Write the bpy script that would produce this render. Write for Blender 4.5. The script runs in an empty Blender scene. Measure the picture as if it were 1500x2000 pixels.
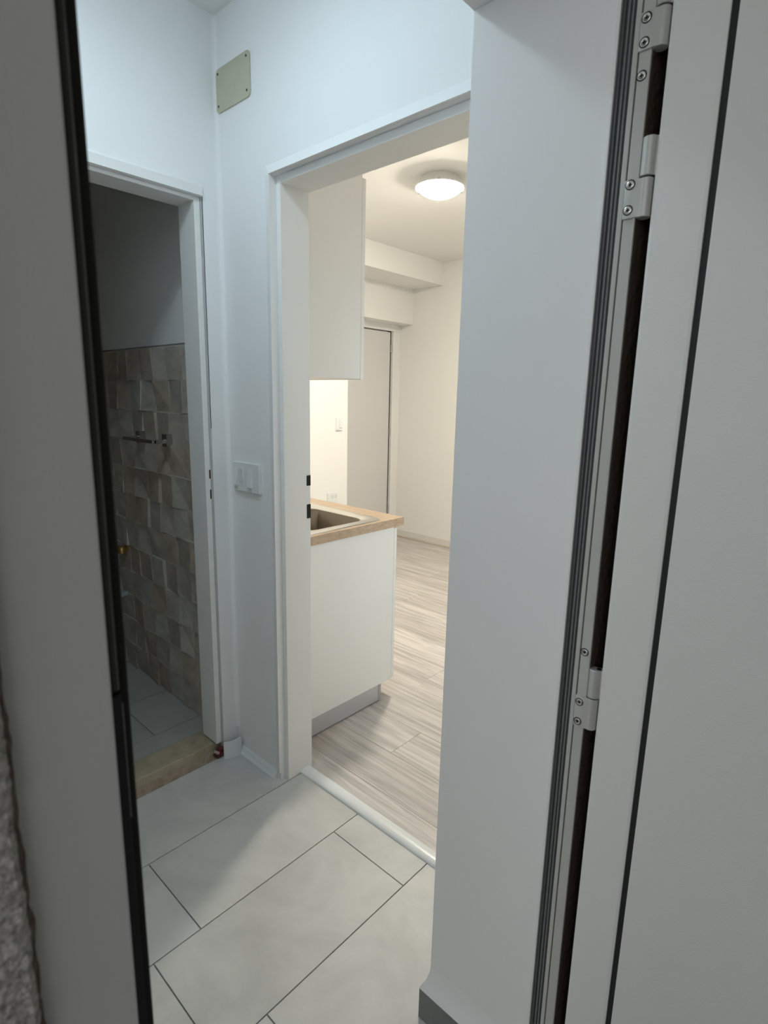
import bpy, bmesh, math, random
from mathutils import Matrix, Vector
rng = random.Random(7)
S = bpy.context.scene
C = S.collection

# ------------------------------------------------------------------ camera
CAM_H = 1.384
RM = ((0.67714456, -0.13320573, 0.72369295),
      (-0.73555637, -0.1503113, 0.66057804),
      (0.02078645, -0.97962378, -0.1997628))
cd = bpy.data.cameras.new('camera')
cd.sensor_fit = 'VERTICAL'
cd.sensor_height = 36.0
cd.sensor_width = 27.0
cd.lens = 19.8
cd.clip_start = 0.01
cd.dof.use_dof = True
cd.dof.focus_distance = 2.0
cd.dof.aperture_fstop = 9.0
cam = bpy.data.objects.new('camera', cd)
C.objects.link(cam)
m3 = Matrix([(RM[i][0], -RM[i][1], -RM[i][2]) for i in range(3)])
cam.matrix_world = Matrix.Translation((0, 0, CAM_H)) @ m3.to_4x4()
S.camera = cam

# ------------------------------------------------------------------ light of the landing, exposure
WORLD = 1.75
w = bpy.data.worlds.new('world')
S.world = w
w.use_nodes = True
bg = w.node_tree.nodes['Background']
bg.inputs[0].default_value = (0.95, 0.98, 1.0, 1)
bg.inputs[1].default_value = WORLD
for nm, loc, rot, sx, sy in (('window_portal', (2.30, 0.553, 0.99), (math.radians(90), 0, 0), 1.60, 1.82),
                             ('landing_portal', (-2.2, -0.95, 1.85), (0, math.radians(-90), 0), 1.50, 2.50)):
    ld = bpy.data.lights.new(nm, 'AREA')
    ld.shape = 'RECTANGLE'
    ld.size, ld.size_y = sx, sy
    ld.cycles.is_portal = True
    lo_ = bpy.data.objects.new(nm, ld)
    lo_.location = loc
    lo_.rotation_euler = rot
    C.objects.link(lo_)
HALL_EMIT = ((0.74, 0.93, 1.04), 97.0)
KIT_EMIT = ((1.0, 0.925, 0.78), 600.0)
vs = S.view_settings
vs.view_transform = 'Standard'
vs.look = 'None'
vs.gamma = 1.0
vs.use_curve_mapping = False
vs.exposure = 0.0


# ------------------------------------------------------------------ materials
def mat(name, col, rough=0.55, metal=0.0, var=None, bump=None, spec=0.5, stretch=(1, 1, 1), coat=0.0):
    """var = (scale, other colour, detail); bump = (scale, distance)"""
    m = bpy.data.materials.new(name)
    m.use_nodes = True
    nt = m.node_tree
    b = nt.nodes['Principled BSDF']
    b.inputs['Base Color'].default_value = (*col, 1)
    b.inputs['Roughness'].default_value = rough
    b.inputs['Metallic'].default_value = metal
    b.inputs['Specular IOR Level'].default_value = spec
    b.inputs['Coat Weight'].default_value = coat
    if var or bump:
        tc = nt.nodes.new('ShaderNodeTexCoord')
        mp = nt.nodes.new('ShaderNodeMapping')
        mp.inputs['Scale'].default_value = stretch
        nt.links.new(tc.outputs['Object'], mp.inputs['Vector'])
    if var:
        n = nt.nodes.new('ShaderNodeTexNoise')
        n.inputs['Scale'].default_value = var[0]
        n.inputs['Detail'].default_value = var[2] if len(var) > 2 else 6
        n.inputs['Roughness'].default_value = 0.65
        r = nt.nodes.new('ShaderNodeValToRGB')
        r.color_ramp.elements[0].position = 0.33
        r.color_ramp.elements[0].color = (*var[1], 1)
        r.color_ramp.elements[1].position = 0.62
        r.color_ramp.elements[1].color = (*col, 1)
        nt.links.new(mp.outputs[0], n.inputs['Vector'])
        nt.links.new(n.outputs['Fac'], r.inputs[0])
        nt.links.new(r.outputs[0], b.inputs['Base Color'])
    if bump:
        n2 = nt.nodes.new('ShaderNodeTexNoise')
        n2.inputs['Scale'].default_value = bump[0]
        n2.inputs['Detail'].default_value = 5
        bp = nt.nodes.new('ShaderNodeBump')
        bp.inputs['Distance'].default_value = bump[1]
        bp.inputs['Strength'].default_value = 1.0
        nt.links.new(mp.outputs[0], n2.inputs['Vector'])
        nt.links.new(n2.outputs['Fac'], bp.inputs['Height'])
        nt.links.new(bp.outputs[0], b.inputs['Normal'])
    return m


def emit(name, col, strength, radius):
    """lamp glass lit by the LED behind its middle: brightest in the centre, fading to the rim"""
    m = bpy.data.materials.new(name)
    m.use_nodes = True
    nt = m.node_tree
    b = nt.nodes['Principled BSDF']
    b.inputs['Base Color'].default_value = (0.85, 0.85, 0.85, 1)
    b.inputs['Emission Color'].default_value = (*col, 1)
    tc = nt.nodes.new('ShaderNodeTexCoord')
    mp = nt.nodes.new('ShaderNodeMapping')
    mp.inputs['Scale'].default_value = (1 / radius, 1 / radius, 0)
    gr = nt.nodes.new('ShaderNodeTexGradient')
    gr.gradient_type = 'SPHERICAL'
    pw = nt.nodes.new('ShaderNodeMath')
    pw.operation = 'POWER'
    pw.inputs[1].default_value = 1.0
    ml = nt.nodes.new('ShaderNodeMath')
    ml.operation = 'MULTIPLY_ADD'
    ml.inputs[1].default_value = strength
    ml.inputs[2].default_value = strength * 0.005
    nt.links.new(tc.outputs['Object'], mp.inputs[0])
    nt.links.new(mp.outputs[0], gr.inputs[0])
    nt.links.new(gr.outputs['Fac'], pw.inputs[0])
    nt.links.new(pw.outputs[0], ml.inputs[0])
    nt.links.new(ml.outputs[0], b.inputs['Emission Strength'])
    return m


def per_piece(name, cols, rough, nscale, nstretch, amount, bump=None, rnd_pos=(0, .35, .65, 1)):
    """base colour picked per object (Object Info random) and broken up by stretched noise"""
    m = bpy.data.materials.new(name)
    m.use_nodes = True
    nt = m.node_tree
    N, L = nt.nodes, nt.links
    b = N['Principled BSDF']
    b.inputs['Roughness'].default_value = rough
    oi = N.new('ShaderNodeObjectInfo')
    cr = N.new('ShaderNodeValToRGB')
    els = cr.color_ramp.elements
    els[0].position = rnd_pos[0]
    els[0].color = (*cols[0], 1)
    els[1].position = 1.0
    els[1].color = (*cols[-1], 1)
    for k in range(1, len(cols) - 1):
        e = els.new(rnd_pos[k])
        e.color = (*cols[k], 1)
    L.new(oi.outputs['Random'], cr.inputs[0])
    tc = N.new('ShaderNodeTexCoord')
    add = N.new('ShaderNodeVectorMath')
    add.operation = 'ADD'
    mul = N.new('ShaderNodeMath')
    mul.operation = 'MULTIPLY'
    mul.inputs[1].default_value = 37.0
    L.new(oi.outputs['Random'], mul.inputs[0])
    L.new(tc.outputs['Object'], add.inputs[0])
    L.new(mul.outputs[0], add.inputs[1])
    mp = N.new('ShaderNodeMapping')
    mp.inputs['Scale'].default_value = nstretch
    L.new(add.outputs[0], mp.inputs['Vector'])
    n = N.new('ShaderNodeTexNoise')
    n.inputs['Scale'].default_value = nscale
    n.inputs['Detail'].default_value = 8
    n.inputs['Roughness'].default_value = 0.62
    n.inputs['Distortion'].default_value = 0.6
    L.new(mp.outputs[0], n.inputs['Vector'])
    rp = N.new('ShaderNodeValToRGB')
    rp.color_ramp.elements[0].position = 0.34
    rp.color_ramp.elements[0].color = (1 - amount, 1 - amount, 1 - amount, 1)
    rp.color_ramp.elements[1].position = 0.60
    rp.color_ramp.elements[1].color = (1, 1, 1, 1)
    L.new(n.outputs['Fac'], rp.inputs[0])
    mx = N.new('ShaderNodeMix')
    mx.data_type = 'RGBA'
    mx.blend_type = 'MULTIPLY'
    mx.inputs[0].default_value = 1.0
    L.new(cr.outputs[0], mx.inputs[6])
    L.new(rp.outputs[0], mx.inputs[7])
    L.new(mx.outputs[2], b.inputs['Base Color'])
    if bump:
        bp = N.new('ShaderNodeBump')
        bp.inputs['Distance'].default_value = bump
        L.new(n.outputs['Fac'], bp.inputs['Height'])
        L.new(bp.outputs[0], b.inputs['Normal'])
    return m


MAT = dict(
    paint=mat('white_wall_paint', (0.895, 0.895, 0.895), 0.75, bump=(70, 0.0004), spec=0.3),
    ceil=mat('ceiling_paint', (0.89, 0.89, 0.87), 0.85, bump=(40, 0.001), spec=0.2),
    kpaint=mat('kitchen_wall_paint', (0.88, 0.87, 0.84), 0.75, bump=(45, 0.0005), spec=0.3),
    frame=mat('white_gloss_frame_paint', (0.85, 0.85, 0.83), 0.4, bump=(35, 0.0004)),
    groove=mat('groove_shadow_grey', (0.50, 0.50, 0.51), 0.8),
    gap=mat('dark_gap', (0.012, 0.011, 0.010), 0.8),
    chip=mat('bare_brown_wood', (0.07, 0.034, 0.018), 0.7),
    grout=mat('grey_floor_grout', (0.33, 0.33, 0.315), 0.9),
    hall_tile=per_piece('greige_floor_tile', [(0.61, 0.61, 0.585), (0.65, 0.65, 0.63), (0.63, 0.63, 0.61), (0.66, 0.655, 0.63)],
                        0.42, 5.0, (1, 1, 1), 0.16, bump=0.0006),
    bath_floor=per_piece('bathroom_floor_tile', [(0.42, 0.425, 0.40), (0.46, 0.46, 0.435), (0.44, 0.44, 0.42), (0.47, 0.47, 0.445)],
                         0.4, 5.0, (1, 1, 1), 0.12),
    plank=per_piece('grey_oak_laminate', [(0.62, 0.575, 0.535), (0.70, 0.655, 0.615), (0.66, 0.615, 0.575), (0.74, 0.695, 0.655)],
                    0.42, 2.6, (19.0, 0.9, 1.0), 0.37, bump=0.0003),
    plank_base=mat('laminate_joint', (0.16, 0.13, 0.11), 0.9),
    relief=per_piece('stone_relief_tile', [(0.47, 0.42, 0.36), (0.60, 0.57, 0.51), (0.50, 0.42, 0.335), (0.64, 0.605, 0.54)],
                     0.45, 9.0, (1, 1, 1.6), 0.30, bump=0.0008),
    tile_grout=mat('pale_tile_grout', (0.62, 0.60, 0.56), 0.9),
    sill=mat('beige_stone_sill', (0.47, 0.41, 0.30), 0.55, var=(14, (0.33, 0.28, 0.19)), bump=(60, 0.0008)),
    mortar=mat('tan_mortar', (0.36, 0.30, 0.24), 0.95, var=(40, (0.26, 0.17, 0.11)), bump=(90, 0.003)),
    white_pvc=mat('white_pvc', (0.82, 0.83, 0.83), 0.35),
    grey_pvc=mat('grey_white_pvc', (0.42, 0.42, 0.41), 0.45),
    strip=mat('white_threshold_bar', (0.84, 0.86, 0.86), 0.28, bump=(120, 0.0002)),
    cab=mat('white_melamine', (0.82, 0.825, 0.79), 0.45, bump=(220, 0.0002)),
    plinth=mat('silver_plinth', (0.52, 0.52, 0.54), 0.38, metal=0.35),
    plinth_cap=mat('grey_plinth_corner', (0.42, 0.42, 0.44), 0.4, metal=0.3),
    oak=mat('oak_worktop_laminate', (0.54, 0.41, 0.29), 0.45, var=(26, (0.42, 0.30, 0.19)), stretch=(1.2, 0.25, 4)),
    steel=mat('brushed_steel', (0.62, 0.59, 0.54), 0.28, metal=1.0, bump=(180, 0.0001)),
    bowl=mat('shaded_bowl_steel', (0.24, 0.205, 0.16), 0.3, metal=0.85, bump=(180, 0.0001)),  # steel darkened to put the bowl's dark reflections into its colour
    chrome=mat('chrome', (0.55, 0.55, 0.55), 0.12, metal=1.0),
    brass=mat('brass', (0.72, 0.48, 0.20), 0.25, metal=1.0),
    alu=mat('pale_powder_coated_aluminium', (0.52, 0.515, 0.49), 0.42, bump=(400, 0.0002)),
    alu_dark=mat('anthracite_seal_profile', (0.075, 0.08, 0.082), 0.45),
    alu_dark2=mat('grey_seal_ridge', (0.17, 0.175, 0.175), 0.4),
    bronze=mat('dark_bronze_seal', (0.014, 0.013, 0.009), 0.6, spec=0.25),
    edge_highlight=mat('seal_edge_highlight', (0.11, 0.10, 0.075), 0.4),
    rubber=mat('black_rubber', (0.008, 0.008, 0.009), 0.6),
    rubber_grey=mat('dark_grey_rubber', (0.022, 0.022, 0.020), 0.6),
    leaf=mat('white_grained_door_skin', (0.78, 0.785, 0.76), 0.42, bump=(520, 0.0003)),
    leaf_panel=mat('white_grained_door_panel', (0.76, 0.76, 0.74), 0.42, bump=(520, 0.0003)),
    left_face=mat('grey_white_powder_coated_frame', (0.63, 0.63, 0.615), 0.5, bump=(300, 0.0003)),
    hinge=mat('pale_grey_hinge', (0.55, 0.55, 0.53), 0.35, metal=0.25),
    rebate_brown=mat('dark_brown_rebate', (0.055, 0.035, 0.022), 0.95, bump=(60, 0.01)),
    stucco=mat('grey_rough_stucco', (0.62, 0.60, 0.56), 0.95, var=(240, (0.24, 0.23, 0.21), 3), bump=(320, 0.003)),
    sealant=mat('dirty_brown_sealant', (0.16, 0.13, 0.10), 0.9, var=(70, (0.055, 0.036, 0.022), 4), bump=(200, 0.003)),
    skirting_tile=mat('grey_skirting_tile', (0.22, 0.225, 0.225), 0.45, var=(9, (0.17, 0.172, 0.175))),
    concrete=mat('grey_landing_concrete', (0.30, 0.295, 0.28), 0.9, var=(8, (0.24, 0.235, 0.22))),
    plate=mat('aged_cream_plastic', (0.56, 0.54, 0.40), 0.45, var=(12, (0.51, 0.49, 0.37))),
    screw_dark=mat('dark_screw_head', (0.10, 0.095, 0.085), 0.5, metal=0.4),
    screw=mat('steel_screw_head', (0.55, 0.54, 0.52), 0.3, metal=0.9),
    red=mat('red_cable_sheath', (0.13, 0.010, 0.010), 0.45),
    pink=mat('pale_pink_core', (0.42, 0.30, 0.30), 0.5),
    door_far=mat('pale_grey_door_paint', (0.70, 0.69, 0.68), 0.45),
    base_white=mat('white_skirting', (0.78, 0.76, 0.72), 0.45),
    floor_bead=mat('pale_floor_bead', (0.62, 0.56, 0.48), 0.5),
    lamp_rim=mat('white_lamp_base', (0.80, 0.80, 0.78), 0.4),
    glass_k=emit('kitchen_lamp_glass', *KIT_EMIT, 0.131),
    glass_h=emit('hall_lamp_glass', *HALL_EMIT, 0.125),
    socket_hole=mat('socket_hole_shadow', (0.16, 0.13, 0.09), 0.7),
)

pm_ = bpy.data.materials.new('clear_window_pane')
pm_.use_nodes = True
nt_ = pm_.node_tree
nt_.nodes.remove(nt_.nodes['Principled BSDF'])
tb_, gb_, mxs_, fr_ = (nt_.nodes.new(k) for k in ('ShaderNodeBsdfTransparent', 'ShaderNodeBsdfGlossy', 'ShaderNodeMixShader', 'ShaderNodeFresnel'))
gb_.inputs['Roughness'].default_value = 0.02
nt_.links.new(fr_.outputs[0], mxs_.inputs[0])
nt_.links.new(tb_.outputs[0], mxs_.inputs[1])
nt_.links.new(gb_.outputs[0], mxs_.inputs[2])
nt_.links.new(mxs_.outputs[0], nt_.nodes['Material Output'].inputs[0])
MAT['pane'] = pm_

# ------------------------------------------------------------------ mesh helpers
ORG = {}


class MB:
    def __init__(self):
        self.v, self.f, self.sm = [], [], []

    def add(self, vs_, fs, smooth=False):
        o = len(self.v)
        self.v += [tuple(p) for p in vs_]
        for f in fs:
            self.f.append(tuple(i + o for i in f))
            self.sm.append(smooth)
        return self

    def box(self, x0, x1, y0, y1, z0, z1):
        return self.add([(x0, y0, z0), (x1, y0, z0), (x1, y1, z0), (x0, y1, z0),
                         (x0, y0, z1), (x1, y0, z1), (x1, y1, z1), (x0, y1, z1)],
                        [(3, 2, 1, 0), (4, 5, 6, 7), (0, 1, 5, 4), (1, 2, 6, 5), (2, 3, 7, 6), (3, 0, 4, 7)])

    def cbox(self, x0, x1, y0, y1, z0, z1, c):
        """box with chamfered edges"""
        bm = bmesh.new()
        r = bmesh.ops.create_cube(bm, size=1.0)
        for v in bm.verts:
            v.co = Vector((x0 + (v.co.x + .5) * (x1 - x0), y0 + (v.co.y + .5) * (y1 - y0), z0 + (v.co.z + .5) * (z1 - z0)))
        bmesh.ops.bevel(bm, geom=list(bm.edges), offset=c, segments=2, affect='EDGES', profile=0.6)
        bm.verts.index_update()
        self.add([v.co[:] for v in bm.verts], [[v.index for v in f.verts] for f in bm.faces])
        bm.free()
        return self

    def prism(self, pts, axis, a0, a1, smooth=False):
        """closed polygon extruded along an axis; pts are the two other coordinates in order"""
        def P(u, v, a):
            return {'x': (a, u, v), 'y': (u, a, v), 'z': (u, v, a)}[axis]
        n = len(pts)
        vs_ = [P(u, v, a0) for u, v in pts] + [P(u, v, a1) for u, v in pts]
        fs = [tuple(range(n))[::-1], tuple(range(n, 2 * n))]
        self.add(vs_, fs)
        o = len(self.v) - 2 * n
        for i in range(n):
            j = (i + 1) % n
            self.f.append((o + i, o + j, o + n + j, o + n + i))
            self.sm.append(smooth)
        return self

    def lathe(self, prof, c, axis='z', seg=40, sign=1):
        """prof: (radius, height) pairs; revolve about an axis through c"""
        vs_, fs = [], []
        n = len(prof)
        for k in range(seg):
            a = 2 * math.pi * k / seg
            for r, h in prof:
                u, v, t = r * math.cos(a), r * math.sin(a), h * sign
                d = {'z': (u, v, t), 'x': (t, u, v), 'y': (u, t, v)}[axis]
                vs_.append((c[0] + d[0], c[1] + d[1], c[2] + d[2]))
        for k in range(seg):
            k2 = (k + 1) % seg
            for i in range(n - 1):
                fs.append((k * n + i, k2 * n + i, k2 * n + i + 1, k * n + i + 1))
        return self.add(vs_, fs, True)

    def cyl(self, c, r, h, axis='z', seg=20, cham=0.0):
        p = [(0.0001, 0), (r - cham, 0), (r, cham), (r, h - cham), (r - cham, h), (0.0001, h)]
        return self.lathe(p, c, axis, seg)

    def tube(self, pts, r, seg=10):
        vs_, fs = [], []
        n = len(pts)
        for i, p in enumerate(pts):
            p = Vector(p)
            t = (Vector(pts[min(i + 1, n - 1)]) - Vector(pts[max(i - 1, 0)])).normalized()
            u = t.orthogonal().normalized()
            v = t.cross(u)
            for k in range(seg):
                a = 2 * math.pi * k / seg
                vs_.append(p + u * (r * math.cos(a)) + v * (r * math.sin(a)))
        for i in range(n - 1):
            for k in range(seg):
                k2 = (k + 1) % seg
                fs.append((i * seg + k, i * seg + k2, (i + 1) * seg + k2, (i + 1) * seg + k))
        fs.append(tuple(range(seg))[::-1])
        fs.append(tuple((n - 1) * seg + k for k in range(seg)))
        return self.add(vs_, fs, True)

    def build(self, name, material, parent=None, origin=None, flat=False):
        if origin is None:
            xs, ys, zs = zip(*self.v)
            origin = ((min(xs) + max(xs)) / 2, (min(ys) + max(ys)) / 2, min(zs))
        me = bpy.data.meshes.new(name)
        me.from_pydata([(x - origin[0], y - origin[1], z - origin[2]) for x, y, z in self.v], [], self.f)
        bm = bmesh.new()
        bm.from_mesh(me)
        bmesh.ops.remove_doubles(bm, verts=bm.verts, dist=1e-6)
        bmesh.ops.recalc_face_normals(bm, faces=bm.faces)
        if any(self.sm) and not flat:
            for f in bm.faces:
                f.smooth = True
            for e in bm.edges:
                if len(e.link_faces) == 2 and e.calc_face_angle(0) > 0.6:
                    e.smooth = False
        bm.to_mesh(me)
        bm.free()
        me.materials.append(MAT[material])
        o = bpy.data.objects.new(name, me)
        C.objects.link(o)
        ORG[o] = Vector(origin)
        if parent is not None:
            o.parent = parent
            o.location = ORG[o] - ORG[parent]
        else:
            o.location = origin
        return o


def tag(o, label, cat, group=None, kind=None):
    o['label'] = label
    o['category'] = cat
    if group:
        o['group'] = group
    if kind:
        o['kind'] = kind
    return o


def struct(o, label, cat):
    return tag(o, label, cat, kind='structure')


def empty(name, loc):
    o = bpy.data.objects.new(name, None)
    o.empty_display_size = 0.05
    C.objects.link(o)
    o.location = loc
    ORG[o] = Vector(loc)
    return o


def place(mesh, name, loc, parent, rot=None):
    o = bpy.data.objects.new(name, mesh)
    C.objects.link(o)
    o.parent = parent
    o.location = Vector(loc) - ORG[parent]
    if rot:
        o.rotation_euler = rot
    return o


def mesh_only(mb, name, material):
    o = mb.build(name, material, origin=(0, 0, 0))
    me = o.data
    bpy.data.objects.remove(o)
    return me


def B(x0, x1, y0, y1, z0, z1, c=0):
    return MB().cbox(x0, x1, y0, y1, z0, z1, c) if c else MB().box(x0, x1, y0, y1, z0, z1)


# ------------------------------------------------------------------ dimensions (metres, taken from the vanishing points; 60 x 30 cm hall tiles set the scale)
XW = 1.11      # hall face of the partition to the kitchen
XK2 = 1.235    # its kitchen face
YW = 1.77      # hall face of the partition to the bathroom
HZ = 2.53      # hall ceiling
KZ = 2.553     # kitchen ceiling
XL = 0.10      # hall left wall
YE0, YE1 = 0.363, 0.601   # entrance wall
XJ = 0.845     # right reveal of the entrance
XR = 4.23      # kitchen right wall
XT = 1.10      # face of the bathroom tiling
ZB = 0.04      # bathroom floor

# ------------------------------------------------------------------ floors
fl = B(XL, 1.19, 0.30, 1.93, -0.06, -0.006).build('floor', 'grout')
struct(fl, 'large greige rectangular floor tiles of the entrance hall', 'floor')
rows = [(0.275, 0.572, [-0.13, 0.47, 1.07]), (0.5745, 0.8715, [0.0, 0.596, 1.196]), (0.8745, 1.1695, [-0.127, 0.473, 1.0735, 1.67]),
        (1.1725, 1.4715, [0.0, 0.602, 1.20]), (1.4745, 1.77, [-0.15, 0.45, 1.05 + 0.14]), (1.773, 1.93, [0.0, 0.6, 1.2])]
G = 0.0016
for y0, y1, xs in rows:
    for a, b in zip(xs[:-1], xs[1:]):
        x0, x1 = max(a + G, XL), min(b - G, 1.186)
        yy0, yy1 = max(y0, 0.30), y1
        if x1 - x0 < 0.02:
            continue
        MB().cbox(x0, x1, yy0, yy1, -0.012, 0.0, 0.0008).build('tile', 'hall_tile', fl)

fk = B(1.186, XR + 0.1, 0.655, 3.75, -0.06, -0.007).build('floor_kitchen', 'plank_base')
struct(fk, 'grey oak laminate plank floor of the kitchen', 'floor')
PW, PL = 0.19, 1.285
pm = mesh_only(MB().cbox(-PW / 2 + .0006, PW / 2 - .0006, -PL / 2 + .0006, PL / 2 - .0006, -0.008, 0.0, 0.0012), 'plank', 'plank')
i = 0
x = 1.70 - 2.5 * PW
while x - PW / 2 < XR:
    off = (0.0, 0.52, 0.21, 0.83, 0.37)[i % 5] * PL
    y = 0.30 - off + PL / 2
    while y - PL / 2 < 3.72:
        if i == 0:
            xa = max(x - PW / 2, 1.188)
        # clip the planks that meet a wall or the threshold
        x0, x1 = max(x - PW / 2, 1.188), min(x + PW / 2, XR)
        y0, y1 = max(y - PL / 2, 0.655), min(y + PL / 2, 3.74)
        if x1 - x0 > 0.02 and y1 - y0 > 0.02:
            if x1 - x0 > PW - 1e-4 and y1 - y0 > PL - 1e-4:
                place(pm, 'plank', (x, y, 0), fk)
            else:
                MB().cbox(x0 + .0006, x1 - .0006, y0 + .0006, y1 - .0006, -0.008, 0.0, 0.0012).build('plank', 'plank', fk, origin=((x0 + x1) / 2, (y0 + y1) / 2, 0))
        y += PL
    x += PW
    i += 1

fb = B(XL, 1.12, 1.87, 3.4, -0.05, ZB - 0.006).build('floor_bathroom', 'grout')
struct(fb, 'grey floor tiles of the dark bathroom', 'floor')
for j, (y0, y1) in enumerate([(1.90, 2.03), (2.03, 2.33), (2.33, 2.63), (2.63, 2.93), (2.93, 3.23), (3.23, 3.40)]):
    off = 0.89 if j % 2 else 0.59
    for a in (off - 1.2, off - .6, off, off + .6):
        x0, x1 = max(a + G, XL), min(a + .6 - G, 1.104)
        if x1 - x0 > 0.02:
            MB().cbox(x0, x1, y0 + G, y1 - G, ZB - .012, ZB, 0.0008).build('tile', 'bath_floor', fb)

lf = B(-2.2, 1.25, -2.2, 0.30, -0.06, -0.004).build('floor_landing', 'concrete')
struct(lf, 'bare concrete landing floor outside the entrance door', 'floor')

struct(B(-2.2, 1.25, -2.3, 0.35, 2.60, 2.72).build('ceiling_landing_blocker', 'kpaint'), 'added roof slab keeping the sky off the landing outside the entrance', 'ceiling')  # unseen roof and walls added to cut the sky light at the entrance
struct(B(1.15, 1.25, -2.3, 0.302, 0, 2.60).build('wall_landing_blocker_right', 'stucco'), 'added stucco side wall blocking the sky behind the open door leaf', 'wall')
struct(B(-2.3, -2.2, -2.3, 0.352, 0, 1.10).build('wall_landing_blocker_left', 'stucco'), 'added chest high stucco parapet narrowing the sky opening of the landing', 'wall')
struct(B(-2.2, 1.25, -2.3, -2.2, 0, 2.60).build('wall_landing_blocker_back', 'stucco'), 'added stucco wall blocking the sky behind the viewer', 'wall')
# ------------------------------------------------------------------ ceilings
struct(B(XL - .1, XW + .02, YE1 - .05, YW + .05, HZ, HZ + 0.1).build('ceiling', 'ceil'), 'plain matt ceiling of the entrance hall', 'ceiling')
struct(B(XK2 - .02, XR + .1, 0.555, 3.95, KZ, KZ + 0.1).build('ceiling_kitchen', 'kpaint'), 'plain cream ceiling of the kitchen around the dome lamp', 'ceiling')
struct(B(XL - .1, 1.15, YW + .06, 3.5, HZ, HZ + 0.1).build('ceiling_bathroom', 'ceil'), 'unlit ceiling of the bathroom', 'ceiling')

# ------------------------------------------------------------------ walls of the hall
OY0, OY1, OZ = 0.68, 1.495, 2.022     # kitchen door opening in the plaster
wr = MB()
wr.box(XW, XK2, OY1, YW + .02, 0, KZ).box(XW, XK2, 0.56, OY0, 0, KZ).box(XW, XK2, OY0, OY1, OZ, KZ)
wr.box(XT + .013, XK2, YW + .02, 3.3, 0, KZ)
wall_r = struct(wr.build('wall_right', 'paint'), 'white plaster wall between hall and kitchen around the open doorway', 'wall')

BX0, BX1, BZ = 0.33, 1.045, 2.003     # bathroom door opening
wb = MB()
wb.box(BX1, XW + .004, YW, YW + .1, 0, HZ).box(XL - .1, BX0, YW, YW + .1, 0, HZ).box(BX0, BX1, YW, YW + .1, BZ, HZ)
R_ = 0.016                              # soft rounded inner corner
arc = [(XW + .001, YW + .001), (XW - R_, YW + .001)] + [(XW - R_ + R_ * math.sin(t), YW - R_ + R_ * math.cos(t)) for t in [k * math.pi / 16 for k in range(9)]] + [(XW + .001, YW - R_)]
wb.prism(arc, 'z', 0.10, HZ, smooth=True)
wall_b = struct(wb.build('wall_back', 'paint'), 'white plaster wall around the dark bathroom doorway', 'wall')

struct(B(XL - .1, XL, YE1 - .02, YW + .02, 0, HZ).build('wall_left', 'paint'), 'white plaster wall of the hall behind the entrance frame', 'wall')

wf = MB()
wf.box(-0.9, 0.12, 0.345, YE1, 0, HZ + .1).box(XJ, XW + .05, YE0 + .004, YE1, 0, HZ + .1).box(0.12, XJ, 0.362, YE1, 1.984, HZ + .1)
wall_f = struct(wf.build('wall_front', 'paint'), 'pale thick entrance wall with the reveal beside the hinges', 'wall')
# plaster flaring out over the skirting tile at the reveal corner
fi = MB()
prof = [(0.0, 0.145), (-0.0015, 0.125), (-0.006, 0.103), (-0.0135, 0.086), (-0.015, 0.080)]
vs_, fs_ = [], []
for dx, zz in prof:
    e = -dx * 1.25
    vs_ += [(XJ + dx, 0.372, zz), (XJ + dx, YE1 + e, zz), (XJ + 0.05, YE1 + e, zz)]
for k in range(len(prof) - 1):
    for q in range(2):
        fs_.append((k * 3 + q, k * 3 + q + 1, k * 3 + q + 4, k * 3 + q + 3))
fi.add(vs_, fs_, True)
fi.box(XJ - .012, XJ + .001, 0.372, YE1 + .014, .0795, .081)
fi.build('plaster_fillet', 'paint', wall_f)

bb = MB().cbox(XJ - .0145, XJ + .001, 0.370, YE1 + .0185, 0.0, 0.080, 0.001).cbox(XJ, XW, YE1, YE1 + .0185, 0.0, 0.080, 0.001)
struct(bb.build('baseboard_right', 'skirting_tile'), 'dark grey skirting tile at the foot of the entrance reveal', 'baseboard')

# ------------------------------------------------------------------ stucco outside
we = MB()
we.box(-2.2, -0.158, 0.3085, 0.35, 0, 3.0).box(-0.16, 0.0605, 0.3145, 0.35, 0, 3.0)
we.box(1.00, 1.25, 0.302, YE0 + .01, 0, 3.0).box(-0.16, 1.0, 0.302, YE0 + .01, 2.05, 3.0)
wall_e = struct(we.build('wall_exterior', 'stucco'), 'rough grey stucco outside wall at the lower left', 'wall')
from mathutils import noise as mn
nx, nz = 52, 540
z0s, z1s = 0.0, 2.05
vv, ff = [], []
for a in range(nz + 1):
    zz = z0s + (z1s - z0s) * a / nz
    edge = 0.0622 + 0.0012 * mn.noise(Vector((0, 3.1, zz * 16))) + 0.0010 * mn.noise(Vector((5, 0, zz * 90)))
    for b in range(nx + 1):
        xx = -0.16 + (edge + 0.16) * b / nx
        d = 0.0022 * mn.noise(Vector((xx * 160, zz * 160, 1))) + 0.0016 * mn.noise(Vector((xx * 420, zz * 420, 7)))
        if b == nx:
            d = 0.004
        vv.append((xx, 0.3090 + d, zz))
for a in range(nz):
    for b in range(nx):
        ff.append((a * (nx + 1) + b, a * (nx + 1) + b + 1, (a + 1) * (nx + 1) + b + 1, (a + 1) * (nx + 1) + b))
MB().add(vv, ff, True).build('stucco_coat', 'stucco', wall_e)
pts = []
se = MB()
vv, ff = [], []
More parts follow.
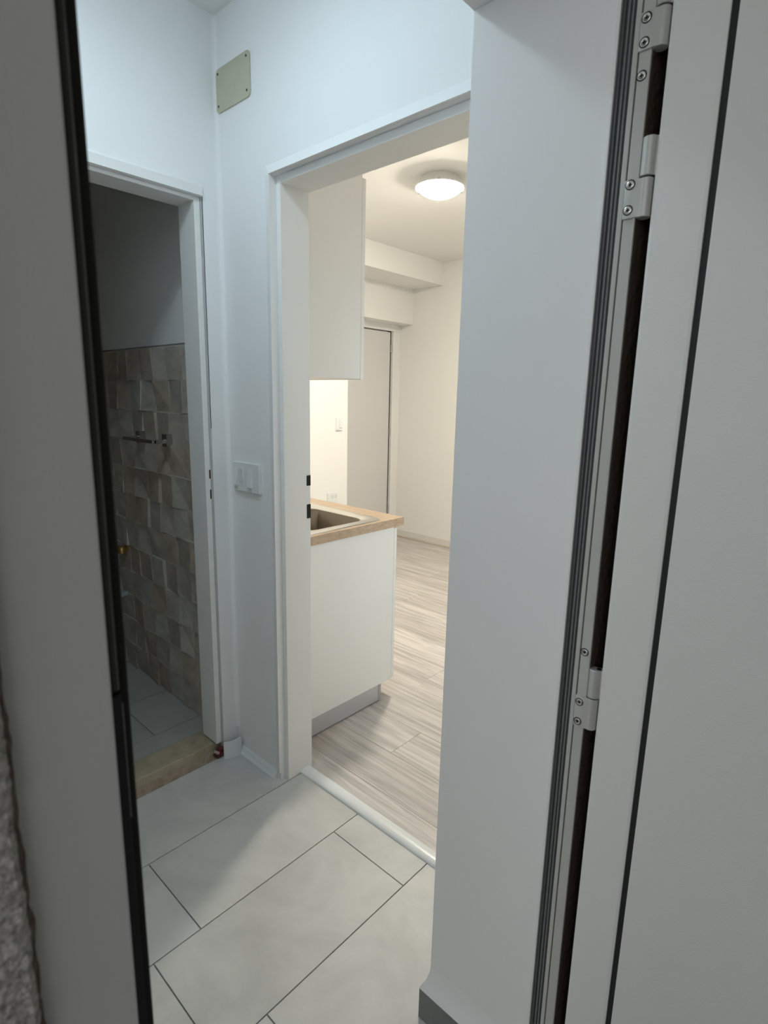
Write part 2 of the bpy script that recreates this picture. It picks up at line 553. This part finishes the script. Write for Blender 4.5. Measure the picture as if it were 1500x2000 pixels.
for a in range(331):
    zz = z0s + (z1s - z0s) * a / 330
    wd = 0.0022 + 0.0016 * mn.noise(Vector((2, 0, zz * 40))) + 0.0014 * mn.noise(Vector((2, 9, zz * 120)))
    xe = 0.0614 + 0.0012 * mn.noise(Vector((0, 3.1, zz * 16))) + 0.0010 * mn.noise(Vector((5, 0, zz * 90)))
    vv += [(xe - .002, 0.3130, zz), (xe + .0005, 0.3115 + .001 * mn.noise(Vector((1, 1, zz * 90))), zz), (xe + wd, 0.3155, zz), (xe + wd + .001, 0.3185, zz)]
for a in range(330):
    for b in range(3):
        ff.append((a * 4 + b, a * 4 + b + 1, a * 4 + b + 5, a * 4 + b + 4))
se.add(vv, ff, True).build('sealant_bead', 'sealant', wall_e)

# ------------------------------------------------------------------ bathroom shell
struct(B(XL - .1, XL, YW + .08, 3.5, 0, HZ).build('wall_bathroom_left', 'relief'), 'unlit side wall of the bathroom', 'wall')
struct(B(XL - .1, 1.15, 3.4, 3.5, 0, HZ).build('wall_bathroom_back', 'relief'), 'unlit end wall of the bathroom', 'wall')
wt = B(XT + .0005, XT + .02, YW + .095, 3.4, 0.0, 1.562).build('wall_bathroom', 'tile_grout')
struct(wt, 'bathroom wall clad in grey brown faceted relief tiles', 'wall')
# relief pieces: 12 rows x 13 columns, faceted, alternate heights
RH, CW = (1.558 - ZB) / 12, 0.1165
variants = []
tr = random.Random(3)
pat = [((0, 0, 9, 3), 0), ((7, 0, 0, 7), 1), ((2, 8, 2, 0), 0), ((0, 6, 6, 0), 1), ((9, 1, 1, 5), 0), ((3, 3, 8, 0), 1), ((0, 9, 3, 3), 0), ((5, 2, 5, 9), 1)]
for hs, dg in pat:
    mb = MB()
    y0, y1, za, zb = -CW / 2 + .0012, CW / 2 - .0012, 0.0008, RH - .0014
    t = [-(0.003 + h * 0.0017) for h in hs]
    P = [(0.008, y0, za), (0.008, y1, za), (0.008, y1, zb), (0.008, y0, zb), (t[0], y0, za), (t[1], y1, za), (t[2], y1, zb), (t[3], y0, zb)]
    top = [(4, 5, 6), (4, 6, 7)] if dg == 0 else [(4, 5, 7), (5, 6, 7)]
    mb.add(P, [(0, 1, 5, 4), (1, 2, 6, 5), (2, 3, 7, 6), (3, 0, 4, 7)] + top)
    variants.append(mesh_only(mb, 'tile', 'relief'))
for r in range(12):
    zz = ZB + r * RH + (0.002 if r % 2 == 0 else 0.0)
    for c in range(13):
        yy = 1.925 + CW * (c + .5)
        if yy - CW / 2 < 1.866:
            continue
        place(variants[tr.randrange(len(variants))], 'tile', (XT, yy, zz), wt)
for r in range(2, 12, 2):
    MB().box(XT - .0075, XT + .004, YW + .095, 3.4, ZB + r * RH - .0016, ZB + r * RH + .0026).build('grout_line', 'tile_grout', wt)
# painted plaster above the tiles stands slightly proud
up = MB().box(XT - .001, XT + .02, YW + .095, 3.4, 1.568, HZ)
up.prism([(XT - .001, 1.568), (XT + .02, 1.560), (XT + .02, 1.57)], 'y', YW + .095, 3.4)
up.build('upper_plaster', 'paint', wt)

# ------------------------------------------------------------------ kitchen shell
YF, YLN, YD = 3.206, 3.546, 3.716
struct(B(XK2 - .02, 3.07, YF, 3.95, 0, KZ).build('wall_kitchen_end', 'kpaint'), 'cream lit kitchen wall with switch and socket behind the worktop', 'wall')
struct(B(XR, XR + .1, 0.555, 3.95, 0, KZ).build('wall_kitchen_right', 'kpaint'), 'plain cream right wall of the kitchen', 'wall')
NX0, NX1, NZ0, NZ1 = 1.50, 3.10, 0.08, 1.90
nw = MB().box(XK2 - .02, NX0, 0.555, 0.655, 0, KZ).box(NX1, XR, 0.555, 0.655, 0, KZ).box(NX0, NX1, 0.555, 0.655, 0, NZ0).box(NX0, NX1, 0.555, 0.655, NZ1, KZ)
struct(nw.build('wall_kitchen_near', 'kpaint'), 'kitchen wall with the window, on the near side beyond the doorway', 'wall')
wn = empty('window_1', (2.3, 0.60, NZ0))  # unseen window inferred from cool daylight; height shaped to light floor and cabinet
for a in ((NX0, NX1, NZ0, NZ0 + .05), (NX0, NX1, NZ1 - .05, NZ1), (NX0, NX0 + .05, NZ0 + .05, NZ1 - .05), (NX1 - .05, NX1, NZ0 + .05, NZ1 - .05), (2.27, 2.33, NZ0 + .05, NZ1 - .05)):
    MB().cbox(a[0], a[1], 0.575, 0.635, a[2], a[3], 0.003).build('window_frame', 'white_pvc', wn)
for a, b in ((NX0 + .05, 2.27), (2.33, NX1 - .05)):
    MB().box(a, b, 0.603, 0.607, NZ0 + .05, NZ1 - .05).build('pane', 'pane', wn)
struct(wn, 'unseen tall two pane window on the near kitchen wall, inferred from cool daylight and shaped for it', 'window')
wk = MB().box(3.07, XR, YLN, YD + .06, 2.053, KZ).box(3.07, XR, YD + .045, YD + .15, 0, 2.1)
wd_ = struct(wk.build('wall_kitchen_niche', 'kpaint'), 'cream wall and lintel above the niche of the far door', 'wall')
struct(B(3.07, XR, YF, YLN, 2.362, KZ, 0.004).build('trim_6', 'kpaint'), 'boxed cream ceiling beam above the far door', 'beam')
br = MB().cbox(XR - .013, XR, 0.655, YD, 0.014, 0.072, 0.002)
b_r = struct(br.build('baseboard_kitchen', 'base_white'), 'white skirting board along the right kitchen wall', 'baseboard')
MB().cbox(XR - .030, XR - .004, 0.655, YD, 0.0, 0.018, 0.004).build('floor_bead', 'floor_bead', b_r)

# far door in the niche
t4 = empty('trim_4', (4.17, YD - .02, 0))
MB().cbox(4.127, XR, YD - .022, YD + .05, 0, 1.994, 0.002).build('jamb', 'frame', t4)
MB().cbox(3.08, XR, YD - .022, YD + .05, 1.994, 2.053, 0.002).build('head', 'frame', t4)
MB().cbox(3.072, 3.17, YD - .022, YD + .05, 0, 1.994, 0.002).build('jamb', 'frame', t4)
struct(t4, 'white frame around the far pale grey door', 'door frame')
d2 = empty('door_2', (3.7, YD, 0))
MB().cbox(3.18, 4.107, YD - .002, YD + .038, 0.008, 1.984, 0.002).build('leaf', 'door_far', d2)
MB().box(4.1065, 4.1275, YD + .006, YD + .044, 0.0, 1.9935).build('gap_shade', 'gap', d2)  # dark filler box standing in for the shade in the door gap
for zz in (1.80, 1.02, 0.25):
    MB().cyl((4.117, YD - .006, zz), 0.007, 0.07).build('hinge', 'chrome', d2)
struct(d2, 'pale grey flush door in the niche at the far end of the kitchen', 'door')

# ------------------------------------------------------------------ kitchen door frame (no leaf)
t2 = empty('trim_2', (1.18, 1.485, 0))
MB().cbox(1.129, 1.239, 1.475, OY1, 0.0, OZ, 0.0015).build('jamb', 'frame', t2)
MB().cbox(1.129, 1.239, OY0, OY0 + .02, 0.0, OZ, 0.0015).build('jamb', 'frame', t2)
MB().cbox(1.129, 1.239, OY0 + .02, 1.475, 2.0, OZ, 0.0015).build('head', 'frame', t2)
# proud chamfered moulding around the plaster opening
cs = MB()
cs.prism([(XW - .008, OY1), (XW + .001, OY1), (XW + .001, OY1 + .028), (XW - .001, OY1 + .026)], 'z', 0.03, OZ)
vs_ = []
for y_, zoff in ((OY0, 0), (OY1, 1)):
    vs_ += [(XW - .008, y_, OZ), (XW + .001, y_, OZ), (XW + .001, y_ + (.028 if zoff else 0), OZ + .028), (XW - .001, y_ + (.026 if zoff else 0), OZ + .026)]
cs.add(vs_, [(0, 1, 5, 4), (1, 2, 6, 5), (2, 3, 7, 6), (3, 0, 4, 7), (0, 3, 2, 1), (4, 5, 6, 7)])
cs.build('casing', 'paint', t2)
for z0, z1 in ((1.082, 1.118), (0.968, 1.018)):
    MB().cbox(1.222, 1.2394, 1.4735, 1.478, z0, z1, 0.002).build('latch_hole', 'gap', t2)
struct(t2, 'white painted frame of the open doorway into the kitchen', 'door frame')

t5 = MB()
prof = [(1.184, 0.0)] + [(1.209 - .025 * math.cos(t), 0.002 + 0.010 * math.sin(t)) for t in [k * math.pi / 10 for k in range(11)]] + [(1.234, 0.0)]
t5.prism([(u, v) for u, v in prof], 'y', OY0 + .02, 1.478, smooth=True)
t5o = t5.build('trim_5', 'strip')
struct(t5o, 'rounded white threshold bar between the hall tiles and kitchen planks', 'threshold')

# ------------------------------------------------------------------ bathroom door frame (no leaf)
t3 = empty('trim_3', (1.03, 1.82, 0.06))
MB().cbox(1.017, 1.0375, 1.776, 1.876, 0.058, BZ, 0.0012).build('jamb', 'frame', t3)
MB().box(1.0372, 1.0449, 1.7728, 1.868, 0.058, BZ - .002).build('groove', 'groove', t3)  # grey strip colours in the thin shadow line beside the jamb
MB().cbox(BX0, BX0 + .02, 1.776, 1.876, 0.058, BZ, 0.0012).build('jamb', 'frame', t3)
MB().cbox(BX0 + .02, 1.017, 1.776, 1.876, 1.985, BZ, 0.0012).build('head', 'frame', t3)
hc = MB().prism([(1.7585, 1.999), (YW + .001, 1.997), (YW + .001, 2.036), (1.766, 2.033), (1.7588, 2.026)], 'x', BX0 - .05, 1.040)
hc.build('head_casing', 'frame', t3)
MB().cbox(1.0315, 1.0385, 1.7748, 1.782, 1.090, 1.122, 0.0025).build('latch_chip', 'chip', t3)
MB().cbox(1.0325, 1.0395, 1.7745, 1.782, 1.018, 1.052, 0.0025).build('latch_hole', 'gap', t3)
struct(t3, 'white painted frame of the dark bathroom doorway, chipped at the latch', 'door frame')

t7 = empty('trim_7', (0.7, 1.85, 0))
MB().cbox(BX0, 1.046, 1.797, 1.908, 0.012, 0.053, 0.004).build('sill_slab', 'sill', t7)
ms = MB()
ms.prism([(1.770, 0.0), (1.785, 0.007), (1.797, 0.022), (1.80, 0.03), (1.9, 0.03), (1.9, 0)], 'x', BX0, 1.035)
ms.build('mortar_bed', 'mortar', t7)
struct(t7, 'worn beige stone sill under the bathroom doorway', 'threshold')

# short white bead along the foot of the hall wall
hb = MB()
hb.prism([(XW + .001, 0), (XW - .020, 0), (XW - .0195, .004), (XW - .012, .012), (XW - .006, .022), (XW + .001, .030)], 'y', OY1 + .018, 1.742)
struct(hb.build('baseboard_hall', 'white_pvc'), 'short white floor bead between corner and kitchen door frame', 'baseboard')

# loose bowed skirting off-cut in the corner and red cable end behind it
lo = MB()
n = 10
vv, ff = [], []
for k in range(n + 1):
    u = k / n
    xx = 1.031 + 0.066 * u
    yy = 1.748 - 0.010 * math.sin(u * math.pi * .8) - 0.012 * u
    zt = 0.088 + 0.006 * u * u
    vv += [(xx, yy, 0.018), (xx, yy, zt), (xx, yy + .004, zt), (xx, yy + .004, 0.018)]
for k in range(n):
    for q in range(4):
        ff.append((k * 4 + q, k * 4 + (q + 1) % 4, (k + 1) * 4 + (q + 1) % 4, (k + 1) * 4 + q))
ff += [(0, 1, 2, 3), (n * 4 + 3, n * 4 + 2, n * 4 + 1, n * 4)]
lo.add(vv, ff, False)
for k in range(len(lo.v)):
    lo.v[k] = (lo.v[k][0], lo.v[k][1], lo.v[k][2] - 0.018)
tag(lo.build('skirting_offcut', 'white_pvc'), 'loose bowed white skirting off-cut leaning in the hall corner', 'skirting')
rc = empty('cable_end', (1.02, 1.766, 0.0))
for k, (xx, yy, zz, r, mt) in enumerate([(1.028, 1.772, 0.034, .009, 'red'), (1.020, 1.774, 0.022, .009, 'red'), (1.030, 1.770, 0.012, .009, 'red')]):
    MB().tube([(xx - .014, yy + .006, zz - .010), (xx, yy, zz), (xx + .008, yy - .004, zz + .004), (xx + .016, yy, zz - .002), (xx + .03, yy + .008, zz - .006)], r * .8, 10).build('sheath', mt, rc)
MB().tube([(1.000, 1.768, 0.038), (1.007, 1.764, 0.034), (1.015, 1.762, 0.026)], 0.006, 8).build('core', 'pink', rc)
tag(rc, 'crumpled red cable end under the bathroom door frame', 'cable')

# ------------------------------------------------------------------ entrance frame
t1 = empty('trim_1', (0.87, 0.35, 0))
FT = 1.99
# hinge side
MB().cbox(0.8440, 0.9050, 0.3352, 0.3420, 0, FT, 0.0010).build('profile_strip', 'alu', t1)
MB().box(0.8475, 0.9000, 0.3330, 0.3355, 0, FT).build('profile_groove', 'alu_dark', t1)
MB().cbox(0.8440, 0.9050, 0.3190, 0.3332, 0, FT, 0.0012).build('profile_face', 'alu', t1)
MB().cbox(0.8432, 0.8480, 0.3172, 0.3195, 0, FT, 0.0008).build('profile_lip', 'alu', t1)
MB().box(0.8478, 0.8700, 0.3418, 0.3640, 0, FT).build('seal_back', 'alu_dark', t1)
for yy, mt in ((0.3468, 'alu_dark2'), (0.3522, 'alu_dark2'), (0.3580, 'alu_dark')):
    MB().cbox(0.8448, 0.8482, yy - .0013, yy + .0013, 0, FT, 0.0006).build('seal_ridge', mt, t1)
MB().cbox(0.8436, 0.8700, 0.3632, 0.3680, 0, FT, 0.001).build('plaster_bead', 'frame', t1)
MB().box(0.8490, 1.02, 0.3160, 0.3195, 0, FT).build('rebate_front', 'rebate_brown', t1)  # dark brown skin over the front of the frame
# lock side
MB().cbox(0.0450, 0.1163, 0.3180, 0.348, 0, FT, 0.0014).build('profile_face', 'left_face', t1)
MB().box(0.1097, 0.1251, 0.3288, 0.3404, 0, FT).build('seal_back', 'bronze', t1)
MB().tube([(0.1198, 0.3260, 1.209), (0.1198, 0.3260, FT)], 0.0037, 10).build('gasket', 'rubber_grey', t1)
MB().cbox(0.1232, 0.1302, 0.3278, 0.346, 0, FT, 0.002).build('seal_stop', 'bronze', t1)
MB().cbox(0.1295, 0.1311, 0.3315, 0.3422, 1.255, FT, 0.0006).build('stop_edge_highlight', 'edge_highlight', t1)  # paler strip paints the highlight along the stop's edge
MB().cbox(0.1167, 0.1242, 0.3246, 0.3283, 0.62, 1.205, 0.0008).build('strike_plate', 'rubber', t1)
MB().cbox(0.1239, 0.1246, 0.3244, 0.3274, 1.12, 1.199, 0.0003).build('strike_edge', 'alu_dark2', t1)
# head and threshold
MB().cbox(0.0450, 0.9050, 0.3180, 0.362, FT, FT + .055, 0.0015).build('head', 'alu', t1)
MB().cbox(0.1300, 0.842, 0.320, 0.362, 0.0, 0.018, 0.003).build('threshold_rail', 'alu', t1)
struct(t1, 'pale metal entrance door frame with dark seals on both sides', 'door frame')

# ------------------------------------------------------------------ entrance door leaf, swung outwards
d1 = empty('door_1', (0.88, -0.1, 0.0))
XA, XB = 0.845, 0.915
YA, YZ = 0.298, -0.60
ZA, ZT = 0.012, 2.005
MB().cbox(XA, XB, 0.2285, YA, ZA, ZT, 0.005).build('hinge_stile', 'leaf', d1)
MB().cbox(XA, XB, YZ, YZ + .07, ZA, ZT, 0.005).build('lock_stile', 'leaf', d1)
MB().cbox(XA, XB, YZ + .07, 0.2285, ZT - .07, ZT, 0.004).build('top_rail', 'leaf', d1)
MB().cbox(XA, XB, YZ + .07, 0.2285, ZA, ZA + .07, 0.004).build('bottom_rail', 'leaf', d1)
MB().cbox(XA + .003, XB - .003, 0.2205, 0.230, ZA + .06, ZT - .06, 0.001).build('gasket', 'rubber', d1)
MB().cbox(XA + .0015, XB - .0015, YZ + .075, 0.2208, ZA + .075, ZT - .075, 0.002).build('panel', 'leaf_panel', d1)


def screw(x, y, z, parent, r=0.0056):
    """countersunk screw head facing the opening, with a dark cross recess"""
    o = MB().lathe([(0.0001, .0006), (r * .45, .0008), (r * .80, .0014), (r * .95, .0010), (r, 0)], (x, y, z), 'x', 18, sign=-1).build('screw', 'screw', parent)
    rc_ = MB()
    rc_.box(x - .0013, x - .0004, y - r * .42, y + r * .42, z - r * .13, z + r * .13)
    rc_.box(x - .0013, x - .0004, y - r * .13, y + r * .13, z - r * .42, z + r * .42)
    rc_.lathe([(r * .98, .0001), (r * 1.18, .0001), (r * 1.18, .0007), (r * .98, .0007)], (x, y, z), 'x', 18, sign=-1)
    return o, rc_


for zb, zt, s1, s2 in ((1.834, 1.8785, 1.8705, 1.8425), (1.631, 1.6800, 1.6735, 1.6415), (0.860, 0.9135, 0.9035, 0.8690)):
    h = MB()
    h.cbox(0.8398, 0.8450, 0.3172, 0.3338, zb, zt, 0.0014)
    h.prism([(0.8398, 0.3180), (0.8450, 0.3200), (0.8590, 0.3130), (0.8500, 0.3005), (0.8415, 0.3070), (0.8405, 0.3125)], 'z', zb + .0005, zt - .0005)
    h.cyl((0.8500, 0.3088, zb), 0.0096, zt - zb, 'z', 28, 0.0008)
    h.cyl((0.8500, 0.3088, zt + .0025), 0.0096, 0.048, 'z', 28, 0.0008)
    h.cbox(0.8480, 0.8600, 0.2960, 0.3090, zt + .0025, zt + .0505, 0.0012)
    ho = h.build('hinge', 'hinge', d1)
    for sz in (s1, s2):
        so, rc_ = screw(0.8398, 0.3262, sz, ho)
        rc_.build('screw_recess', 'gap', ho)
struct(d1, 'white grained entrance door leaf swung open at the right edge', 'door')
for sz in (1.806, 0.989):
    so, rc_ = screw(0.8440, 0.3270, sz, t1)
    rc_.build('screw_recess', 'gap', so)

# ------------------------------------------------------------------ kitchen units
CY0, CY1 = 1.614, 2.414
bc = empty('base_cabinet', (1.55, 2.0, 0))
MB().cbox(1.25, 1.8385, CY0, CY0 + .018, 0.085, 0.820, 0.0008).build('side_panel', 'cab', bc)
MB().cbox(1.25, 1.8385, CY1 - .018, CY1, 0.085, 0.820, 0.0008).build('side_panel', 'cab', bc)
MB().box(1.25, 1.8385, CY0 + .018, CY1 - .018, 0.085, 0.103).build('bottom_panel', 'cab', bc)
MB().box(1.25, 1.256, CY0 + .018, CY1 - .018, 0.103, 0.820).build('back_panel', 'cab', bc)
for a, b in ((CY0 + .001, 2.0125), (2.0155, CY1 - .001)):
    d = MB().cbox(1.8405, 1.8585, a, b, 0.087, 0.812, 0.0012).build('door', 'cab', bc)
    MB().tube([(1.8585, b - .06 if a < 1.8 else a + .06, 0.60), (1.883, b - .06 if a < 1.8 else a + .06, 0.60), (1.883, b - .06 if a < 1.8 else a + .06, 0.74), (1.8585, b - .06 if a < 1.8 else a + .06, 0.74)], 0.005, 8).build('handle', 'chrome', d)
pl = MB().cbox(1.25, 1.757, CY0 + .001, CY0 + .015, 0.006, 0.0845, 0.001).cbox(1.757, 1.770, CY0 + .015, CY1, 0.006, 0.0845, 0.001)
po = pl.build('plinth', 'plinth', bc)
MB().cbox(1.756, 1.772, CY0 - .001, CY0 + .016, 0.003, 0.0848, 0.0015).build('corner_cap', 'plinth_cap', po)
for lx, ly in ((1.30, CY0 + .06), (1.70, CY0 + .06), (1.30, CY1 - .06), (1.70, CY1 - .06)):
    MB().cyl((lx, ly, 0), 0.018, 0.086).build('leg', 'rubber', bc)
tag(bc, 'white base cabinet with a silver plinth seen from its side', 'cabinet')

# worktop with a cut-out for the sink
SX0, SX1, SY0, SY1 = 1.385, 1.725, 1.672, 2.050
WZ0, WZ1 = 0.8205, 0.857
wt_ = MB()
WX0, WX1, WY0, WY1 = 1.236, 1.893, 1.606, 2.43
for a in ((WX0, SX0, WY0, WY1), (SX1, WX1, WY0, WY1), (SX0, SX1, WY0, SY0), (SX0, SX1, SY1, WY1)):
    wt_.box(*a, WZ0, WZ1)
tag(wt_.build('worktop', 'oak'), 'oak look laminate worktop with the steel sink let into it', 'worktop')


def rrect(x0, x1, y0, y1, r, z, n=7):
    out = []
    for cx, cy, a0 in ((x1 - r, y1 - r, 0), (x0 + r, y1 - r, 90), (x0 + r, y0 + r, 180), (x1 - r, y0 + r, 270)):
        for k in range(n):
            a = math.radians(a0 + 90 * k / (n - 1))
            out.append((cx + r * math.cos(a), cy + r * math.sin(a), z))
    return out


zt = WZ1
loops = [rrect(1.335, 1.785, 1.628, 2.30, .045, zt + .0004), rrect(1.336, 1.784, 1.629, 2.299, .045, zt + .003), rrect(1.343, 1.777, 1.636, 2.292, .040, zt + .004),
         rrect(1.350, 1.770, 1.643, 2.285, .038, zt + .0025),
         rrect(1.384, 1.728, 1.673, 2.052, .060, zt + .0025), rrect(1.390, 1.722, 1.679, 2.046, .058, zt - .001), rrect(1.394, 1.718, 1.683, 2.042, .056, zt - .010),
         rrect(1.408, 1.704, 1.697, 2.028, .05, zt - .120), rrect(1.425, 1.687, 1.714, 2.011, .045, zt - .142), rrect(1.45, 1.66, 1.74, 1.98, .04, zt - .147)]
def skin(ls, cap):
    n_ = len(ls[0])
    vv_ = [p for l in ls for p in l]
    ff_ = []
    for a in range(len(ls) - 1):
        for k in range(n_):
            k2 = (k + 1) % n_
            ff_.append((a * n_ + k, a * n_ + k2, (a + 1) * n_ + k2, (a + 1) * n_ + k))
    if cap:
        ff_.append(tuple((len(ls) - 1) * n_ + k for k in range(n_)))
    return MB().add(vv_, ff_, True)


so = empty('sink', (1.56, 1.95, zt))
skin(loops[:6], False).build('rim', 'steel', so)
skin(loops[5:], True).build('bowl', 'bowl', so)
MB().lathe([(0.0001, .001), (0.022, .001), (0.030, .003), (0.036, .0015), (0.036, 0)], (1.555, 1.86, zt - .147), 'z', 24).build('drain', 'chrome', so)
for k in range(6):
    MB().tube([(1.43 + .05 * k, 2.09, zt + .0035), (1.43 + .05 * k, 2.27, zt + .0035)], .003, 8).build('drainer_rib', 'steel', so)
tag(so, 'stainless steel sink basin set into the oak worktop', 'sink')

uc = empty('wall_cabinet', (1.43, 2.0, 1.452))
MB().cbox(1.236, 1.6120, CY0, CY0 + .018, 1.452, 2.186, 0.0008).build('side_panel', 'cab', uc)
MB().cbox(1.236, 1.6120, CY1 - .018, CY1, 1.452, 2.186, 0.0008).build('side_panel', 'cab', uc)
MB().box(1.236, 1.6120, CY0 + .018, CY1 - .018, 1.452, 1.470).build('bottom_panel', 'cab', uc)
MB().box(1.236, 1.6120, CY0 + .018, CY1 - .018, 2.168, 2.186).build('top_panel', 'cab', uc)
MB().box(1.236, 1.242, CY0 + .018, CY1 - .018, 1.470, 2.168).build('back_panel', 'cab', uc)
for a, b in ((CY0 + .001, 2.0125), (2.0155, CY1 - .001)):
    d = MB().cbox(1.6140, 1.6320, a, b, 1.450, 2.175, 0.0012).build('door', 'cab', uc)
    hy = b - .06 if a < 1.8 else a + .06
    MB().tube([(1.632, hy, 1.50), (1.656, hy, 1.50), (1.656, hy, 1.64), (1.632, hy, 1.64)], 0.005, 8).build('handle', 'chrome', d)
tag(uc, 'white wall cabinet hung above the sink', 'cabinet')

# ------------------------------------------------------------------ lamps
def dome_lamp(name, c, r, drop, h, zc, glass, label):
    t = empty(name, (c[0], c[1], zc))
    MB().lathe([(0.0001, 0), (r * .78, 0), (r * .80, -.004), (r * .98, -drop + .004), (r * .96, -drop + .001), (0.0001, -drop + .001)], (c[0], c[1], zc), 'z', 40).build('base', 'lamp_rim', t)
    MB().lathe([(r * .48, -drop + .008), (r * 1.02, -drop + .003), (r * 1.045, -drop - .001), (r * 1.045, -drop - .006), (r * 1.02, -drop - .007), (r * 1.0, -drop - .001), (r * .48, -drop + .002)], (c[0], c[1], zc), 'z', 56).build('pan', 'lamp_rim', t)
    prof = []
    for k in range(0, 15):
        q = 1 - k / 14
        prof.append((max(r * q * 1.005, .0001), -drop - .003 - h * (1 - q * q) ** .9))
    MB().lathe(prof, (c[0], c[1], zc), 'z', 56).build('glass_dome', glass, t)
    for k in range(3):
        a = math.radians(215 + 120 * k)
        ux, uy = math.cos(a), math.sin(a)
        px, py = c[0] + ux * r * 1.045, c[1] + uy * r * 1.045
        z_ = zc - drop
        MB().tube([(px - ux * .02, py - uy * .02, z_ + .005), (px + ux * .003, py + uy * .003, z_ + .003), (px + ux * .004, py + uy * .004, z_ - .008), (px - ux * .016, py - uy * .016, z_ - .013)], .003, 6).build('clip', 'chrome', t)
    tag(t, label, 'lamp')
    return t


dome_lamp('ceiling_lamp', (2.651, 2.061), 0.129, 0.046, 0.054, KZ, 'glass_k', 'glowing white glass dome lamp on the cream kitchen ceiling')
dome_lamp('ceiling_lamp', (0.51, 1.18), 0.125, 0.034, 0.032, HZ, 'glass_h', 'round glass dome lamp overhead on the hall ceiling')

# ------------------------------------------------------------------ electrical plates
cp = empty('cover_plate', (XW - .004, 1.672, 2.255))
pp = []
for cx, cz, a0 in ((1.750, 2.362, 0), (1.597, 2.362, 90), (1.597, 2.268, 180), (1.750, 2.268, 270)):
    for k in range(6):
        a = math.radians(a0 + 18 * k)
        pp.append((cx + .014 * math.cos(a), cz + .014 * math.sin(a)))
MB().prism(pp, 'x', XW - .005, XW + .001).build('plate', 'plate', cp)
for sy, sz in ((1.752, 2.362), (1.598, 2.362), (1.598, 2.272), (1.752, 2.272)):
    MB().cyl((XW - .0062, sy, sz), 0.0036, 0.002, 'x', 12).build('screw', 'screw_dark', cp)
tag(cp, 'aged cream junction box cover plate high in the hall corner', 'cover plate')

sw = empty('light_switch', (XW - .006, 1.653, 1.05))
MB().cbox(XW - .011, XW + .001, 1.575, 1.731, 1.051, 1.153, 0.003).build('plate', 'white_pvc', sw)
for k, (y0, y1, tilt) in enumerate(((1.696, 1.718, 1), (1.664, 1.690, -1), (1.613, 1.637, 1))):
    rk = MB()
    za, zb_ = 1.071, 1.133
    f0, f1 = (XW - .019, XW - .0115) if tilt > 0 else (XW - .0105, XW - .018)
    rk.add([(f0, y0, za), (f0, y1, za), (f1, y1, zb_), (f1, y0, zb_), (XW - .008, y0, za), (XW - .008, y1, za), (XW - .008, y1, zb_), (XW - .008, y0, zb_)],
           [(0, 1, 2, 3), (0, 4, 5, 1), (2, 6, 7, 3), (0, 3, 7, 4), (1, 5, 6, 2), (4, 7, 6, 5)])
    rk.build('rocker', 'white_pvc', sw)
tag(sw, 'white three rocker light switch in the hall beside the kitchen door', 'switch')

s2 = empty('light_switch', (2.975, YF, 1.12))
MB().cbox(2.943, 3.010, YF - .010, YF + .001, 1.128, 1.226, 0.003).build('plate', 'white_pvc', s2)
MB().cbox(2.972, 2.998, YF - .018, YF - .006, 1.148, 1.206, 0.003).build('rocker', 'white_pvc', s2)
tag(s2, 'small white single rocker switch on the cream kitchen wall', 'switch')

ps = empty('power_socket', (2.91, YF, 0.57))
MB().cbox(2.857, 2.965, YF - .010, YF + .001, 0.570, 0.652, 0.003).build('plate', 'white_pvc', ps)
for hx in (2.898, 2.934):
    MB().lathe([(0.0001, .002), (0.010, .002), (0.0115, -.001), (0.0125, -.0015)], (hx, YF - .0095, 0.620), 'y', 20).build('socket_hole', 'socket_hole', ps)
tag(ps, 'white double power socket low on the kitchen wall behind the worktop', 'socket')

# ------------------------------------------------------------------ bathroom fittings
tr_ = empty('towel_rail', (XT, 2.28, 1.19))
for py in (2.165, 2.400):
    f = MB().cbox(XT - .034, XT - .002, py - .019, py + .019, 1.172, 1.222, 0.002).build('mount', 'chrome', tr_)
    MB().cbox(XT - .078, XT - .033, py - .008, py + .008, 1.185, 1.201, 0.0015).build('arm', 'chrome', f)
MB().cbox(XT - .086, XT - .070, 2.157, 2.425, 1.186, 1.200, 0.0015).build('bar', 'chrome', tr_)
tag(tr_, 'square chrome towel rail on the bathroom relief tiles', 'towel rail')

for (vy, vz, mt, lab, nm) in ((2.66, 0.648, 'brass', 'small brass stop valve low on the bathroom tiles', 'stop_valve'), (2.69, 0.415, 'white_pvc', 'small white pipe stub below the brass valve in the bathroom', 'pipe_stub')):
    v = empty(nm, (XT, vy, vz))
    if mt == 'brass':
        MB().lathe([(0.0001, 0), (.014, 0), (.014, .02), (.009, .022), (.009, .034), (.0001, .034)], (XT, vy, vz), 'x', 18, sign=-1).build('body', 'brass', v)
        MB().lathe([(0.0001, 0), (.021, 0), (.0225, .004), (.0225, .012), (.020, .013), (.020, .016), (.0225, .017), (.0225, .030), (.018, .034), (.0001, .034)], (XT - .030, vy, vz - .017), 'z', 24).build('knob', 'brass', v)
    else:
        MB().lathe([(0.0001, 0), (.026, 0), (.026, .004), (.014, .006), (.014, .03), (.019, .031), (.019, .045), (.0001, .046)], (XT, vy, vz), 'x', 20, sign=-1).build('pipe', 'grey_pvc', v)
        MB().cyl((XT - .040, vy, vz - .016), .0125, .034, 'z', 16, .002).build('cap', 'grey_pvc', v)
    tag(v, lab, 'valve' if mt == 'brass' else 'pipe')
